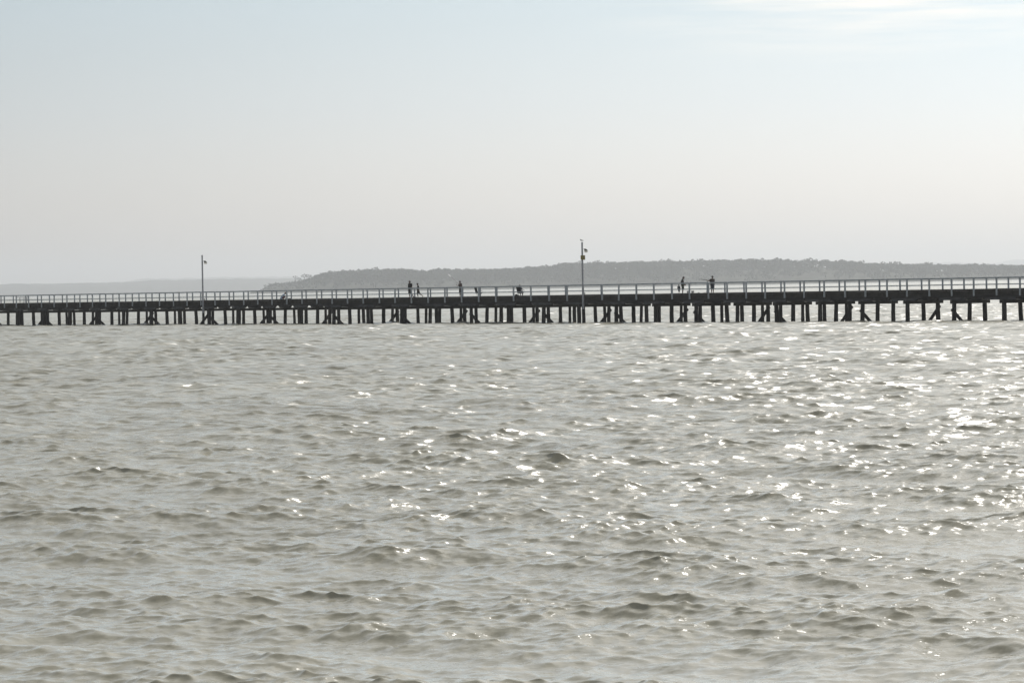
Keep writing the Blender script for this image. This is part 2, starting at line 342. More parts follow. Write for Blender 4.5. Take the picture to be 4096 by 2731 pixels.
for far, yc, nm in ((0, -.143, 'near'), (1, W, 'far')):
    rob = empty('railing', (0, 0, 0)); rob.parent = jetty
    rl = railing(yc, far); rl.build('top_rail', M_rail, rob)
    b = MB(); x = S0
    while x < S1: b.box(x, min(S1, x + 5.9 - .006), yc - .035, yc + .035, 3.05, 3.13, .006); x += 5.9
    b.build('mid_rail', M_rail, rob)
    lump = MB(); cnt = 0
    PL = FARP if far else NEARP
    ins = [p for p in PL if (-114 <= p <= 67 if far else -107 <= p <= 72)]
    keepers = set(ins) if not far else set(sorted(ins)[-38:])
    for p0_ in PL:
        p = p0_; nearx = slide(p, 0, -.25)
        if abs(p - 12.0) < .01 and not far: continue      # the tall lamp pole stands in for this post
        j = 0
        mb = MB() if p in keepers else lump
        lo = 2.13 + random.Random(int(p * 7)).uniform(-.04, .04) if not far else DECK
        if far: mb.box(p + j - .07, p + j + .07, yc - .045, yc + .045, lo, RAIL - .127, .008)
        else:
            nearx += random.Random(int(p0_ * 13)).uniform(-.03, .03); mb.box(nearx - .075, nearx + .075, -.30, -.205, lo, RAIL - .005 + random.Random(int(p0_ * 17)).uniform(-.012, .006), .01, Matrix.Translation((nearx, 0, 2.7)) @ Matrix.Rotation(random.Random(int(p0_ * 19)).uniform(-.016, .016), 4, 'Y') @ Matrix.Translation((-nearx, 0, -2.7)))
        if p in keepers: mb.build('post', M_rail, rob)
    if lump.v: tag(lump.build('post_row', M_rail, rob), kind='stuff')

# ---------------------------------------------------------------- lamp posts
def lamp(px, label, sign):
    s = jx(px, -.40); P = P0 + AX * s + NR * (-.40)
    o = empty('lamp_post', (P.x, P.y, 0), 0); tag(o, label, 'lamp post', 'lamp posts along the jetty')
    top = 7.87
    b = MB(); b.tube([(0, 0, 1.30), (0, 0, 4.5), (0, 0, top)], [.098, .092, .084], 14); b.tube([(0, 0, top - .02), (0, 0, top + .012)], [.092, .088], 14); b.build('pole', M_pole, o)
    b = MB()
    for z in (1.62, 2.3): b.box(-.12, .12, -.05, .36, z, z + .07, .01)
    b.build('bracket', M_pole, o)
    b = MB(); b.tube([(.07, 0, top - .66), (.2, 0, top - .66), (.31, 0, top - .66)], .018, 8); b.build('arm', M_pole, o)
    # hooded lamp: curved hood over a square lens, hanging from the arm
    b = MB(); prof = [(.20, -.22), (.20, 0.02)] + [(.20 + .33 * math.sin(t), .02 - .22 * (1 - math.cos(t))) for t in np.linspace(.5, 1.5, 6)] + [(.545, -.22)]
    vs = [(x_, y_, top - .64 + z_) for y_ in (-.16, .16) for x_, z_ in prof]; n = len(prof)
    b.add(vs, [tuple(range(n)), tuple(range(2 * n - 1, n - 1, -1))] + [(i, n + i, n + (i + 1) % n, (i + 1) % n) for i in range(n)])
    hd = b.build('lamp_head', M_lampcap, o)
    b = MB(); b.box(.215, .53, -.172, .15, top - 1.00, top - .80, .02); b.build('lens', M_lens, hd)
    b = MB(); b.box(.14, .22, .05, .13, 2.62, 2.95, .01); b.build('junction_box', M_lampcap, o)
    if sign:
        b = MB(); b.box(-.17, .27, -.13, -.10, top - 1.72, top - 1.28, .0); b.box(-.15, .25, -.10, .02, top - 1.70, top - 1.30, .01); b.build('sign', M_sign, o)
    return P, top
lamp(812, 'slim grey lamp post with a hooded lamp and no plate, at the left', False)
LP, LT = lamp(2332, 'slim grey lamp post carrying a square yellow plate below its lamp', True)

# ---------------------------------------------------------------- figures
def remesh(name, caps, mat_, parent, vox=.011, smooth=3):
    """caps: list of (p, q, rp, rq) tapered limbs fused into one continuous skin"""
    b = MB()
    for p, q, ra, rb in caps:
        p = Vector(p); q = Vector(q); d = q - p; L_ = max(d.length, 1e-4); d = d / L_
        a = d.cross(Vector((.3, .2, .93))); a.normalize(); c = d.cross(a); n = 12; vs = []
        prof = [(-.97, .25), (-.7, .72), (-.0, 1.0)]
        rings = [(p + d * (ra * t), ra * r) for t, r in prof] + [(q - d * (rb * t), rb * r) for t, r in prof[::-1]]
        for cc, rr in rings:
            for k in range(n): t = 2 * math.pi * k / n; vs.append(cc + a * (rr * math.cos(t)) + c * (rr * math.sin(t)))
        m_ = len(rings); fs = [(i * n + k, i * n + (k + 1) % n, (i + 1) * n + (k + 1) % n, (i + 1) * n + k) for i in range(m_ - 1) for k in range(n)]
        fs += [tuple(range(n))[::-1], tuple((m_ - 1) * n + k for k in range(n))]
        b.add(vs, fs, True)
    o = b.build(name, mat_, parent)
    r = o.modifiers.new('r', 'REMESH'); r.mode = 'VOXEL'; r.voxel_size = vox; r.use_smooth_shade = True
    s_ = o.modifiers.new('s', 'SMOOTH'); s_.iterations = smooth; s_.factor = .5
    dg = bpy.context.evaluated_depsgraph_get(); dg.update()
    me = bpy.data.meshes.new_from_object(o.evaluated_get(dg)); o.modifiers.clear(); old = o.data; o.data = me; bpy.data.meshes.remove(old)
    me.name = name; me.polygons.foreach_set('use_smooth', np.ones(len(me.polygons), bool))
    if not me.materials: me.materials.append(mat_)
    return o
def V(*a): return Vector(a)
def hand(caps, wrist, direc, palmn, sc_, curl):
    d = direc.normalized(); n = (palmn - d * palmn.dot(d)).normalized(); sd_ = d.cross(n); s = sc_
    pe = wrist + d * .085 * s
    caps.append((wrist, wrist + d * .03 * s, .026 * s, .027 * s))
    for k in (-1, 0, 1): caps.append((wrist + d * .025 * s + sd_ * .018 * k * s, pe + sd_ * .026 * k * s, .015 * s, .014 * s))
    for k, ln in ((-1.5, .062), (-.5, .078), (.5, .082), (1.5, .072)):
        p = pe + sd_ * (.0195 * k * s); dd = d
        for j, fr in enumerate((.45, .32, .23)):
            ca, sa = math.cos(curl * (j + .6)), math.sin(curl * (j + .6)); dd = d * ca + n * sa
            q = p + dd * ln * fr * s; caps.append((p, q, .0088 * s, .0082 * s)); p = q
    p = wrist + d * .03 * s + sd_ * .028 * s; q = p + (d * .6 + sd_ * .7 + n * .3).normalized() * .038 * s
    caps.append((p, q, .012 * s, .010 * s)); caps.append((q, q + (d * .9 + n * .35).normalized() * .032 * s, .0098 * s, .0085 * s))
def person(label, px, wd, h, J, face, top_c, leg_c, cat='person', group=None, cap=None, shirt_len=1.0, skirt=False, rz=None, curl=(.5, .5), hat=None, long_shirt=False):
    """J: joints in a 1.0-tall figure, x = facing direction on screen, y = away, z up. px: picture column its feet stand on"""
    s = jx(px, wd); P = P0 + AX * s + NR * wd
    o = empty('person', (P.x, P.y, DECK + .005), (0 if face > 0 else math.pi) if rz is None else rz); tag(o, label, cat, group)
    g = lambda k: V(*J[k]) * h
    pel, che, nek, hed = g('pelvis'), g('chest'), g('neck'), g('head')
    fdir = V(*J.get('look', (1, 0, 0))).normalized(); caps = []
    rt = J.get('side', (0, 1, 0)); sd_ = V(*rt).normalized()
    wv = .055 * h
    for t in (-1, 0, 1): caps.append((pel + sd_ * t * wv * .75, che + sd_ * t * wv * 1.0, .068 * h, .072 * h))
    shL, shR = g('shL'), g('shR')
    caps.append((shL, shR, .038 * h, .038 * h)); caps.append((che, nek, .05 * h, .031 * h)); caps.append((nek, hed - V(0, 0, .02 * h), .031 * h, .030 * h))
    upv = (hed - nek).normalized(); upv = (upv + V(0, 0, .6)).normalized(); fd = (fdir - upv * fdir.dot(upv)).normalized(); sv = upv.cross(fd)
    # head: skull, face, jaw, nose, brow, ears, lips
    caps.append((hed + upv * .022 * h - fd * .010 * h, hed + upv * .018 * h + fd * .008 * h, .047 * h, .045 * h))
    caps.append((hed + upv * .01 * h + fd * .014 * h, hed - upv * .036 * h + fd * .020 * h, .038 * h, .024 * h))
    caps.append((hed + upv * .006 * h + fd * .050 * h, hed - upv * .010 * h + fd * .060 * h, .006 * h, .0085 * h))
    caps.append((hed + upv * .014 * h + fd * .045 * h - sv * .018 * h, hed + upv * .014 * h + fd * .045 * h + sv * .018 * h, .007 * h, .007 * h))
    caps.append((hed - upv * .024 * h + fd * .042 * h - sv * .01 * h, hed - upv * .024 * h + fd * .042 * h + sv * .01 * h, .006 * h, .006 * h))
    for t in (-1, 1): caps.append((hed + sv * t * .045 * h + upv * .008 * h, hed + sv * t * .046 * h - upv * .008 * h, .009 * h, .008 * h))
    for S_, c_ in (('L', curl[0]), ('R', curl[1])):
        sh, el, wr = g('sh' + S_), g('el' + S_), g('wr' + S_)
        caps += [(sh, el, .030 * h, .024 * h), (el, wr, .024 * h, .016 * h)]
        hand(caps, wr, (wr - el) if 'hd' + S_ not in J else V(*J['hd' + S_]), V(*J.get('pn' + S_, (0, 0, -1))), h / 1.75, c_)
        hp = pel + sd_ * (.05 * h if S_ == 'R' else -.05 * h); kn, an, to = g('kn' + S_), g('an' + S_), g('to' + S_)
        caps += [(hp, kn, .053 * h, .034 * h), (kn, kn.lerp(an, .35), .033 * h, .034 * h), (kn.lerp(an, .35), an, .034 * h, .019 * h), (an, an.lerp(to, .75), .021 * h, .019 * h), (an.lerp(to, .5), to, .021 * h, .013 * h), (an, an + (an - to).normalized() * .02 * h, .02 * h, .018 * h)]
    remesh('body', caps, M_skin, o, .0105)
    e = .016 * h
    # shirt
    sh = [(pel.lerp(che, .05 if not long_shirt else -.35) + sd_ * t * wv * .78, che + sd_ * t * wv * 1.0, .068 * h + e, .069 * h + e) for t in (-1, 0, 1)] + [(shL, shR, .038 * h + e, .038 * h + e), (che, nek.lerp(che, .25), .052 * h + e, .036 * h + e)]
    for S_ in 'LR': a_, b_ = g('sh' + S_), g('el' + S_); sh.append((a_, a_.lerp(b_, .62), .033 * h + e, .030 * h + e))
    if top_c: remesh('shirt', sh, top_c, o, .014)
    lg = [(pel + sd_ * t * wv * .8 + V(0, 0, .0), pel.lerp(che, .16) + sd_ * t * wv * .8, .070 * h + e, .068 * h + e) for t in (-1, 0, 1)]
    for S_ in 'LR':
        hp = pel + sd_ * (.05 * h if S_ == 'R' else -.05 * h); kn = g('kn' + S_); lg.append((hp, hp.lerp(kn, .93), .060 * h + e, .050 * h + e))
    remesh('shorts', lg, leg_c, o, .014)
    hc = [(hed + upv * .034 * h - fd * .012 * h, hed + upv * .034 * h + fd * .006 * h, .047 * h, .045 * h), (hed - fd * .022 * h + upv * .01 * h, hed - fd * .026 * h - upv * .018 * h, .042 * h, .034 * h)]
    if not cap: remesh('hair', hc, M_hair, o, .012)
    else:
        hc = [(hed + upv * .036 * h - fd * .010 * h, hed + upv * .036 * h + fd * .004 * h, .051 * h, .050 * h)]
        for t in (-1, 0, 1): hc.append((hed + upv * .030 * h + fd * .04 * h + sv * t * .022 * h, hed + upv * .026 * h + fd * .098 * h + sv * t * .016 * h, .009 * h, .008 * h))
        if hat:
            for q in range(14):
                t = q / 14 * 2 * math.pi; hc.append((hed + upv * .03 * h + (fd * math.cos(t) + sv * math.sin(t)) * .04 * h, hed + upv * .027 * h + (fd * math.cos(t) + sv * math.sin(t)) * .088 * h, .012 * h, .008 * h))
        remesh('hat' if hat else 'cap', hc, cap, o, .011)
    return o, P
def J_stand(**kw):
    J = dict(pelvis=(0, 0, .52), chest=(.0, 0, .72), neck=(.005, 0, .835), head=(.018, 0, .925), shL=(0, -.105, .80), shR=(0, .105, .80),
             elL=(-.02, -.135, .63), elR=(-.02, .135, .63), wrL=(.04, -.14, .49), wrR=(.04, .14, .49),
             knL=(.012, -.055, .285), knR=(.012, .055, .285), anL=(-.01, -.06, .04), anR=(-.01, .06, .04), toL=(.085, -.075, .018), toR=(.085, .075, .018), pnL=(0, 1, 0), pnR=(0, -1, 0))
    J.update(kw); return J
dk = cloth('dark_cloth', (.02, .02, .022)); dk2 = cloth('charcoal_cloth', (.030, .028, .026)); navy = cloth('navy_cloth', (.03, .04, .07)); olive = cloth('olive_cloth', (.035, .045, .03))
blue = cloth('pale_blue_cloth', (.32, .42, .55)); red = cloth('dark_red_cloth', (.16, .02, .03)); slate = cloth('slate_cloth', (.06, .07, .09)); brown = cloth('brown_cloth', (.06, .045, .04))
tan = cloth('tan_cloth', (.25, .17, .12))

# man walking, facing the left, seen half from behind, rear leg stretched to the right
person('adult in dark shirt and shorts striding left ahead of a child in a cap', 1641, 1.5, 1.86,
       J_stand(pelvis=(0, 0, .51), chest=(.01, 0, .71), head=(.02, 0, .925), side=(-.75, .65, 0), shL=(.075, -.07, .80), shR=(-.085, .07, .80), elL=(.07, -.14, .64), wrL=(.075, -.13, .51),
               elR=(-.10, .13, .64), wrR=(-.09, .13, .50), knL=(.05, -.05, .28), anL=(.025, -.06, .045), toL=(.115, -.07, .02), knR=(-.06, .06, .28), anR=(-.20, .06, .075), toR=(-.155, .07, .02)), -1, dk, dk2, group='people on the jetty')
person('child in a peaked cap skipping left behind an adult in dark clothes', 1673, 1.7, 1.60,
       J_stand(chest=(.0, 0, .71), neck=(.01, 0, .825), head=(.03, 0, .915), elL=(.02, -.12, .65), wrL=(.03, -.12, .53), elR=(-.03, .12, .65), wrR=(-.02, .12, .52),
               knL=(.05, -.045, .28), anL=(.0, -.05, .04), toL=(.08, -.06, .02), knR=(-.09, .05, .29), anR=(-.29, .05, .16), toR=(-.31, .05, .075)), -1, dk, dk2, cap=dk, group='people on the jetty')
# man casting a rod to the left
pf, Pf = person('adult in a dark shirt holding a fishing rod up at the railing', 1843, .75, 1.74,
       J_stand(head=(.035, -.01, .925), side=(-.3, .95, 0), shL=(.05, -.09, .80), shR=(-.06, .10, .80), elR=(.0, .16, .70), wrR=(.06, .05, .79), hdR=(.8, -.4, .4), elL=(.13, -.10, .70), wrL=(.21, -.10, .735), hdL=(.5, 0, .9),
               knL=(.045, -.05, .285), anL=(.03, -.06, .04), toL=(.11, -.07, .018), knR=(.0, .055, .285), anR=(-.07, .06, .04), toR=(.02, .075, .018)), -1, brown, dk, curl=(1.0, 1.0), group='people on the jetty')
M_rod = mat('fishing_rod', (.05, .045, .04), .4, .5); M_tip = mat('rod_tip_glint', (.85, .85, .85), .35, .5)  # the tip's glint is put into its colour as plain white
def rod(name, pts, rad, label, tip=None, reel=None):
    o = empty(name, pts[0]); tag(o, label, 'fishing rod', 'fishing rods')
    base = Vector(pts[0]); lp = [Vector(p) - base for p in pts]
    b = MB(); b.tube(lp, rad, 8); b.build('shaft', M_rod, o)
    if tip: b = MB(); b.tube([Vector(t) - base for t in tip], .04, 8); b.build('tip', M_tip, o)
    if reel is not None:
        b = MB(); c = Vector(reel) - base; b.tube([c + V(0, 0, 0), c + V(0, 0, -.08)], .012, 8); b.tube([c + V(-.03, 0, -.10), c + V(.04, 0, -.10)], .035, 12); b.build('reel', M_lampcap, o)
def pt(x, y, wd): s, z = on_jetty(x, y, wd); q = P0 + AX * s + NR * wd; return Vector((q.x, q.y, z))
rod('fishing_rod', [pt(1848, 1148, .9), pt(1834, 1135, .85), pt(1822, 1124.5, .8), pt(1803, 1106, .75)], [.026, .024, .020, .016],
    'fishing rod slanting up to the left with a glint painted white on its tip', tip=[pt(1803.5, 1106.5, .75), pt(1793.5, 1098, .72)])
# crouching person
person('crouching person in pale blue shirt and dark red shorts on the deck', 1131, .6, 1.72,
       J_stand(pelvis=(-.07, 0, .145), chest=(.035, 0, .30), neck=(.10, 0, .385), head=(.165, 0, .44), look=(.75, 0, -.65), shL=(.075, -.105, .36), shR=(.075, .105, .36),
               elL=(.13, -.13, .22), wrL=(.17, -.06, .13), elR=(.13, .13, .22), wrR=(.17, .06, .13), knL=(.14, -.08, .25), knR=(.14, .08, .25), anL=(.02, -.07, .04), anR=(.02, .07, .04), toL=(.11, -.08, .018), toR=(.11, .08, .018)),
       1, blue, red, cap=tan, group='people on the jetty', long_shirt=True)
b = MB(); b.box(-.20, .20, -.12, .12, 0, .17, .04); b.box(-.12, .12, -.02, .02, .17, .20, .008)
def stand(o, px, wd, rz=0.0): q = P0 + AX * jx(px, wd) + NR * wd; o.location = (q.x, q.y, DECK + .006); o.rotation_euler = (0, 0, rz); return o
bg_ = b.build('tackle_box', M_lampcap); tag(bg_, 'low black tackle box on the deck right of the crouching person', 'tackle box'); stand(bg_, 1157.5, .5)
# folding chairs
M_frame = mat('chair_frame', (.10, .10, .11), .4, .5); M_canvas = cloth('black_canvas', (.018, .018, .020))
def chair(px, wd, label, rz):
    o = stand(empty('folding_chair', (0, 0, 0)), px, wd, rz); tag(o, label, 'folding chair', 'folding chairs on the jetty')
    b = MB(); n = 8
    vs = [(.26 - .50 * i / n, y_, .42 - .05 * math.sin(math.pi * i / n) + dz_) for dz_ in (0, .02) for y_ in (-.24, .24) for i in range(n + 1)]
    k = n + 1
    fs = [(i, i + 1, k + i + 1, k + i) for i in range(n)] + [(2 * k + i, 3 * k + i, 3 * k + i + 1, 2 * k + i + 1) for i in range(n)] + [(i, 2 * k + i, 2 * k + i + 1, i + 1) for i in range(n)] + [(k + i, k + i + 1, 3 * k + i + 1, 3 * k + i) for i in range(n)]
    b.add(vs, fs, True); b.build('seat', M_canvas, o)
    b = MB(); b.bar((-.21, 0, .44), (-.37, 0, .98), .50, .025, Vector((1, 0, .2))); b.build('backrest', M_canvas, o)
    for y_ in (-.26, .26):
        b = MB(); b.tube([(-.22, y_, .42), (.28, y_ * .9, .02)], .012, 8); b.tube([(.26, y_, .42), (-.26, y_ * .9, .02)], .012, 8); b.build('leg', M_frame, o)
        b = MB(); b.tube([(-.27, y_, .62), (.05, y_, .63), (.30, y_, .69)], .016, 8); b.tube([(.27, y_, .68), (.24, y_, .42)], .011, 8); b.build('armrest', M_canvas, o)
    return o
chair(1915, .9, 'empty black folding camp chair right of the person casting a rod', 0.5)
chair(2082, .9, 'black folding camp chair with a person sitting in it', 0.9)
person('person sitting in a folding chair, head just below the top rail', 2079, .9, 1.66,
       J_stand(pelvis=(-.06, 0, .29), chest=(-.03, 0, .47), neck=(-.005, 0, .575), head=(.02, 0, .655), shL=(-.01, -.10, .545), shR=(-.01, .10, .545), elL=(.06, -.13, .42), wrL=(.17, -.08, .43), elR=(.06, .13, .42), wrR=(.17, .08, .43),
               hdL=(.8, 0, .5), hdR=(.8, 0, .5), knL=(.19, -.06, .30), knR=(.19, .06, .30), anL=(.20, -.07, .045), anR=(.15, .07, .045), toL=(.29, -.07, .018), toR=(.24, .07, .018)), 1, slate, dk, group='people on the jetty', rz=.9)
b = MB(); b.box(-.22, .22, -.14, .14, 0, .20, .05); b.box(-.16, .10, -.10, .10, .20, .27, .03)
o = b.build('bag', M_canvas); tag(o, 'low dark bag on the deck behind the occupied folding chair', 'bag'); stand(o, 2067, 1.0)
# standing man looking down, child, angler
person('tall adult in dark top and olive shorts looking down beside a small child', 2731, .9, 1.74,
       J_stand(chest=(-.015, 0, .71), neck=(.01, 0, .825), head=(.055, 0, .905), look=(.75, 0, -.6), elL=(.03, -.13, .64), wrL=(.12, -.11, .54), elR=(.02, .13, .63), wrR=(.10, .11, .53), hdL=(.8, 0, -.5)), 1, dk2, olive, group='people on the jetty')
person('small child in navy shorts standing behind a tall adult at the railing', 2716, .8, .98,
       J_stand(neck=(0, 0, .80), head=(.0, 0, .90), side=(-.9, .4, 0), shL=(.09, -.05, .77), shR=(-.09, .05, .77), elL=(.14, -.04, .63), wrL=(.13, 0, .50), elR=(-.13, .04, .63), wrR=(-.11, .0, .50), look=(.3, 1, 0)), 1, slate, navy, group='people on the jetty')
person('angler in a hat and dark shorts holding a rod level to the left', 2850, .9, 1.70,
       J_stand(head=(-.01, 0, .925), look=(-.5, .8, 0), side=(-.85, .5, 0), shL=(.085, -.06, .795), shR=(-.085, .06, .795), elL=(.19, -.08, .725), wrL=(.29, -.06, .765), hdL=(1, 0, .1), elR=(-.09, -.05, .65), wrR=(.0, -.13, .66),
               knL=(.045, -.03, .285), anL=(.045, -.03, .04), toL=(.05, .05, .018), knR=(-.045, .03, .285), anR=(-.045, .03, .04), toR=(-.04, .11, .018)), -1, brown, slate, cap=dk, hat=True, curl=(1.1, 1.1), group='people on the jetty')
q0, q1 = pt(2834, 1121, .75), pt(2795, 1116.8, .6)
rod('fishing_rod', [q0, q0.lerp(q1, .5), q1], [.022, .020, .014], 'thin fishing rod held level by the angler in a hat', reel=pt(2829, 1122, .75))
# buckets
M_bucket = mat('white_plastic', (.62, .60, .56), .5, .4, .08, 5)
def bucket(px, wd, label):
    o = stand(empty('bucket', (0, 0, 0)), px, wd); tag(o, label, 'bucket', 'white buckets on the jetty')
    b = MB(); n = 20; ring = lambda r, z: [(r * math.cos(2 * math.pi * k / n), r * math.sin(2 * math.pi * k / n), z) for k in range(n)]
    R4 = [ring(.112, 0), ring(.138, .30), ring(.150, .305), ring(.150, .335), ring(.132, .335), ring(.108, .02)]
    vs = [v for r in R4 for v in r]; fs = [(i * n + k, i * n + (k + 1) % n, (i + 1) * n + (k + 1) % n, (i + 1) * n + k) for i in range(5) for k in range(n)] + [tuple(range(n))[::-1], tuple(5 * n + k for k in range(n))]
    b.add(vs, fs); b.build('shell', M_bucket, o)
    b = MB(); b.tube([(.15 * math.cos(t), -.02 - .14 * math.sin(t) * .75, .31 - .12 * math.sin(t)) for t in np.linspace(0, math.pi, 9)], .005, 6); b.build('handle', M_frame, o)
bucket(2753, .7, 'white bucket nearest to the tall adult, left of a railing post')
bucket(2771, .7, 'white bucket standing just right of a railing post')
# heap of net and gear
b = MB(); rr = random.Random(5); nx, ny = 34, 10; vs = []
for j in range(ny + 1):
    for i in range(nx + 1):
        t, u = i / nx, j / ny; env = math.sin(math.pi * t) ** .6 * math.sin(math.pi * u) ** .7
        vs.append((-.55 + 1.1 * t, -.28 + .56 * u, env * (.12 + .06 * math.sin(9 * t) + rr.uniform(0, .05))))
b.add(vs, [(j * (nx + 1) + i, j * (nx + 1) + i + 1, (j + 1) * (nx + 1) + i + 1, (j + 1) * (nx + 1) + i) for j in range(ny) for i in range(nx)], True)
b.tube([(.42, 0, .05), (.46, .02, .26)], .018, 8)
o = b.build('net', M_canvas); tag(o, 'crumpled dark net lying on the deck left of the hatted angler', 'net'); stand(o, 2806, .7)
# cleaning table far left
M_tab = mat('table_metal', (.09, .10, .11), .5, .5, .2, 5)
o = stand(empty('cleaning_table', (0, 0, 0)), 87, 2.6, RZ); tag(o, 'thin framed fish cleaning table with a bent tap near the left end', 'table')
b = MB(); b.box(-1.05, .95, -.28, .28, .80, .84, .006); b.build('tabletop', M_tab, o)
for x_, dx_ in ((-.15 + .4, -.10), (.80, 0), (-.95, 0)):
    for y_ in (-.24, .24): b = MB(); b.tube([(x_, y_, .80), (x_ + dx_, y_, 0)], .024, 8); b.build('leg', M_tab, o)
b = MB(); b.tube([(-.55, .2, .84), (-.55, .2, 1.04), (-.50, .1, 1.08)], .018, 8); b.tube([(.95, .26, .25), (1.02, .26, .9), (.9, .26, 1.05), (.60, .26, 1.0), (.58, .26, .84)], .02, 8); b.build('tap', M_tab, o)

# ---------------------------------------------------------------- gull on the lamp post
M_gull = mat('gull_white', (.55, .55, .55), .7, .3); M_gdark = mat('gull_dark', (.03, .03, .03), .6, .3)
o = empty('gull', (LP.x - .02, LP.y, LT + .012)); tag(o, 'small gull perched on top of the lamp post with the yellow plate', 'bird')
remesh('body', [((-.10, 0, .20), (.09, 0, .17), .055, .035), ((-.09, 0, .20), (-.135, 0, .265), .032, .03), ((-.135, 0, .268), (-.15, 0, .268), .03, .026), ((.08, 0, .17), (.19, 0, .165), .03, .012)], M_gdark, o, .007, 2)
b = MB(); b.tube([(-.165, 0, .268), (-.205, 0, .258)], [.011, .003], 6); b.build('beak', M_sign, o)
for y_ in (-.02, .02): b = MB(); b.tube([(.0, y_, .16), (.005, y_, .0)], .006, 6); b.build('leg', M_sign, o)
# ---------------------------------------------------------------- land: wooded island, distant hills
SIL = [(1040,1161),(1051,1158),(1066,1149),(1088,1137),(1110,1133),(1144,1129),(1177,1125),(1200,1120),(1221,1114),(1243,1108),(1265,1099),(1276,1094),(1298,1089),(1331,1085),(1387,1087),(1431,1084),(1464,1082),(1486,1079),(1502,1082),(1522,1079),(1573,1078),(1599,1078),(1633,1078),(1655,1079),(1672,1083),(1688,1088),(1699,1088),(1710,1085),(1732,1080),(1765,1079),(1810,1079),(1820,1083),(1871,1080),(1893,1083),(1909,1082),(1942,1083),(1986,1079),(2044,1077),(2088,1074),(2110,1070),(2155,1069),(2199,1066),(2243,1062),(2279,1057),(2320,1056),(2387,1053),(2420,1053),(2464,1052),(2520,1051),(2549,1047),(2600,1048),(2650,1044),(2712,1046),(2787,1045),(2832,1043),(2898,1044),(2964,1043),(3017,1040),(3040,1043),(3077,1041),(3111,1042),(3150,1043),(3221,1044),(3283,1043),(3327,1048),(3385,1047),(3420,1051),(3455,1054),(3520,1056),(3576,1056),(3642,1057),(3710,1055),(3786,1060),(3855,1061),(3905,1063),(3981,1061),(4057,1061),(4095,1061),(4300,1062),(4700,1064),(5400,1075),(6000,1095)]
def hor(x): return 1147 - .0182 * (x - 2048)
SX = np.array([s[0] for s in SIL], float); SH = np.array([CAMH + (hor(x) - y) / F * 6000 for x, y in SIL])   # canopy height along the ridge, 6 km out
DI = 6000.0
def can_h(X): return np.interp(2048 + np.asarray(X) / DI * F, SX, SH)
X0, X1 = (1046 - 2048) / F * DI, (5900 - 2048) / F * DI
TREE = 11.0
def shore(X):                                        # distance of the near shore line
    return 5720 + 40 * np.sin(X * .006) + 22 * np.sin(X * .017 + 1) + 260 * np.clip(1 - (X - X0) / 160, 0, 1)
def ground(X, Y):
    top = np.maximum(can_h(X) - TREE * np.clip((X - X0) / 120, .25, 1), .8)
    s = shore(X); t = np.clip((Y - s) / (6000 - s + 1), 0, 1); back = np.clip((6900 - Y) / 700, 0, 1)
    nz_ = 1.2 * np.sin(X * .021 + Y * .013) * np.sin(Y * .02 - X * .009)
    return np.where(Y < s, -1.5, (top + nz_ * t) * (t ** .62) * np.minimum(1, back * 1.2) + .25)
gx = np.linspace(X0 - 20, X1, 420); gy = np.concatenate([np.linspace(5600, 6040, 60), np.linspace(6060, 7000, 20)])
GX, GY = np.meshgrid(gx, gy); GZ = ground(GX, GY); GZ[:, 0] = -1.5; GZ[-1] = -1.5
nr, nc = GX.shape; ii = np.arange(nr - 1)[:, None] * nc; jj = np.arange(nc - 1)[None]
quads = np.stack([ii + jj, ii + jj + 1, ii + nc + jj + 1, ii + nc + jj], -1).reshape(-1, 4)
M_land = mat('scrubby_ground', (.035, .04, .022), .95, .1, .4, .02)
tag(mesh_np('island', np.stack([GX, GY, GZ], -1).reshape(-1, 3), quads, M_land, smooth=True), kind='structure')
M_leaf = mat('foliage', (.035, .046, .024), 1.0, 0.0, .45, .03)
def leaf_cloud(centers, radii, per, size, seed, flat=.62):
    r = np.random.default_rng(seed); n = len(centers); C_ = np.repeat(centers, per, 0); Rr = np.repeat(radii, per)
    d = r.normal(size=(n * per, 3)); d /= np.linalg.norm(d, axis=1)[:, None]; rad = r.uniform(.45, 1.0, n * per) ** .5
    lump = 1 + .25 * np.sin(d[:, 0] * 5 + C_[:, 0]) * np.sin(d[:, 2] * 4 + C_[:, 0] * .7)
    c = C_ + d * (rad * Rr * lump)[:, None] * np.array([1, 1, flat])
    a = r.normal(size=(n * per, 3)); a /= np.linalg.norm(a, axis=1)[:, None]; b_ = np.cross(a, r.normal(size=(n * per, 3))); b_ /= np.linalg.norm(b_, axis=1)[:, None]
    s = (np.repeat(size, per) * r.uniform(.6, 1.3, n * per))[:, None]
    a = a * s; b_ = b_ * s * .8
    Vv = np.stack([c - a, c - b_, c + a * .9, c + b_ * 1.1], 1).reshape(-1, 3); Fq = np.arange(n * per * 4).reshape(-1, 4)
    return Vv, Fq
n = 5200
fx = X0 + (X1 - X0) * rng.uniform(0, 1, n) ** 1.0
fx[:900] = X0 + 700 * rng.uniform(0, 1, 900)
s_ = shore(fx); fy = s_ + 4 + (6080 - s_) * rng.uniform(0, 1, n) ** .8
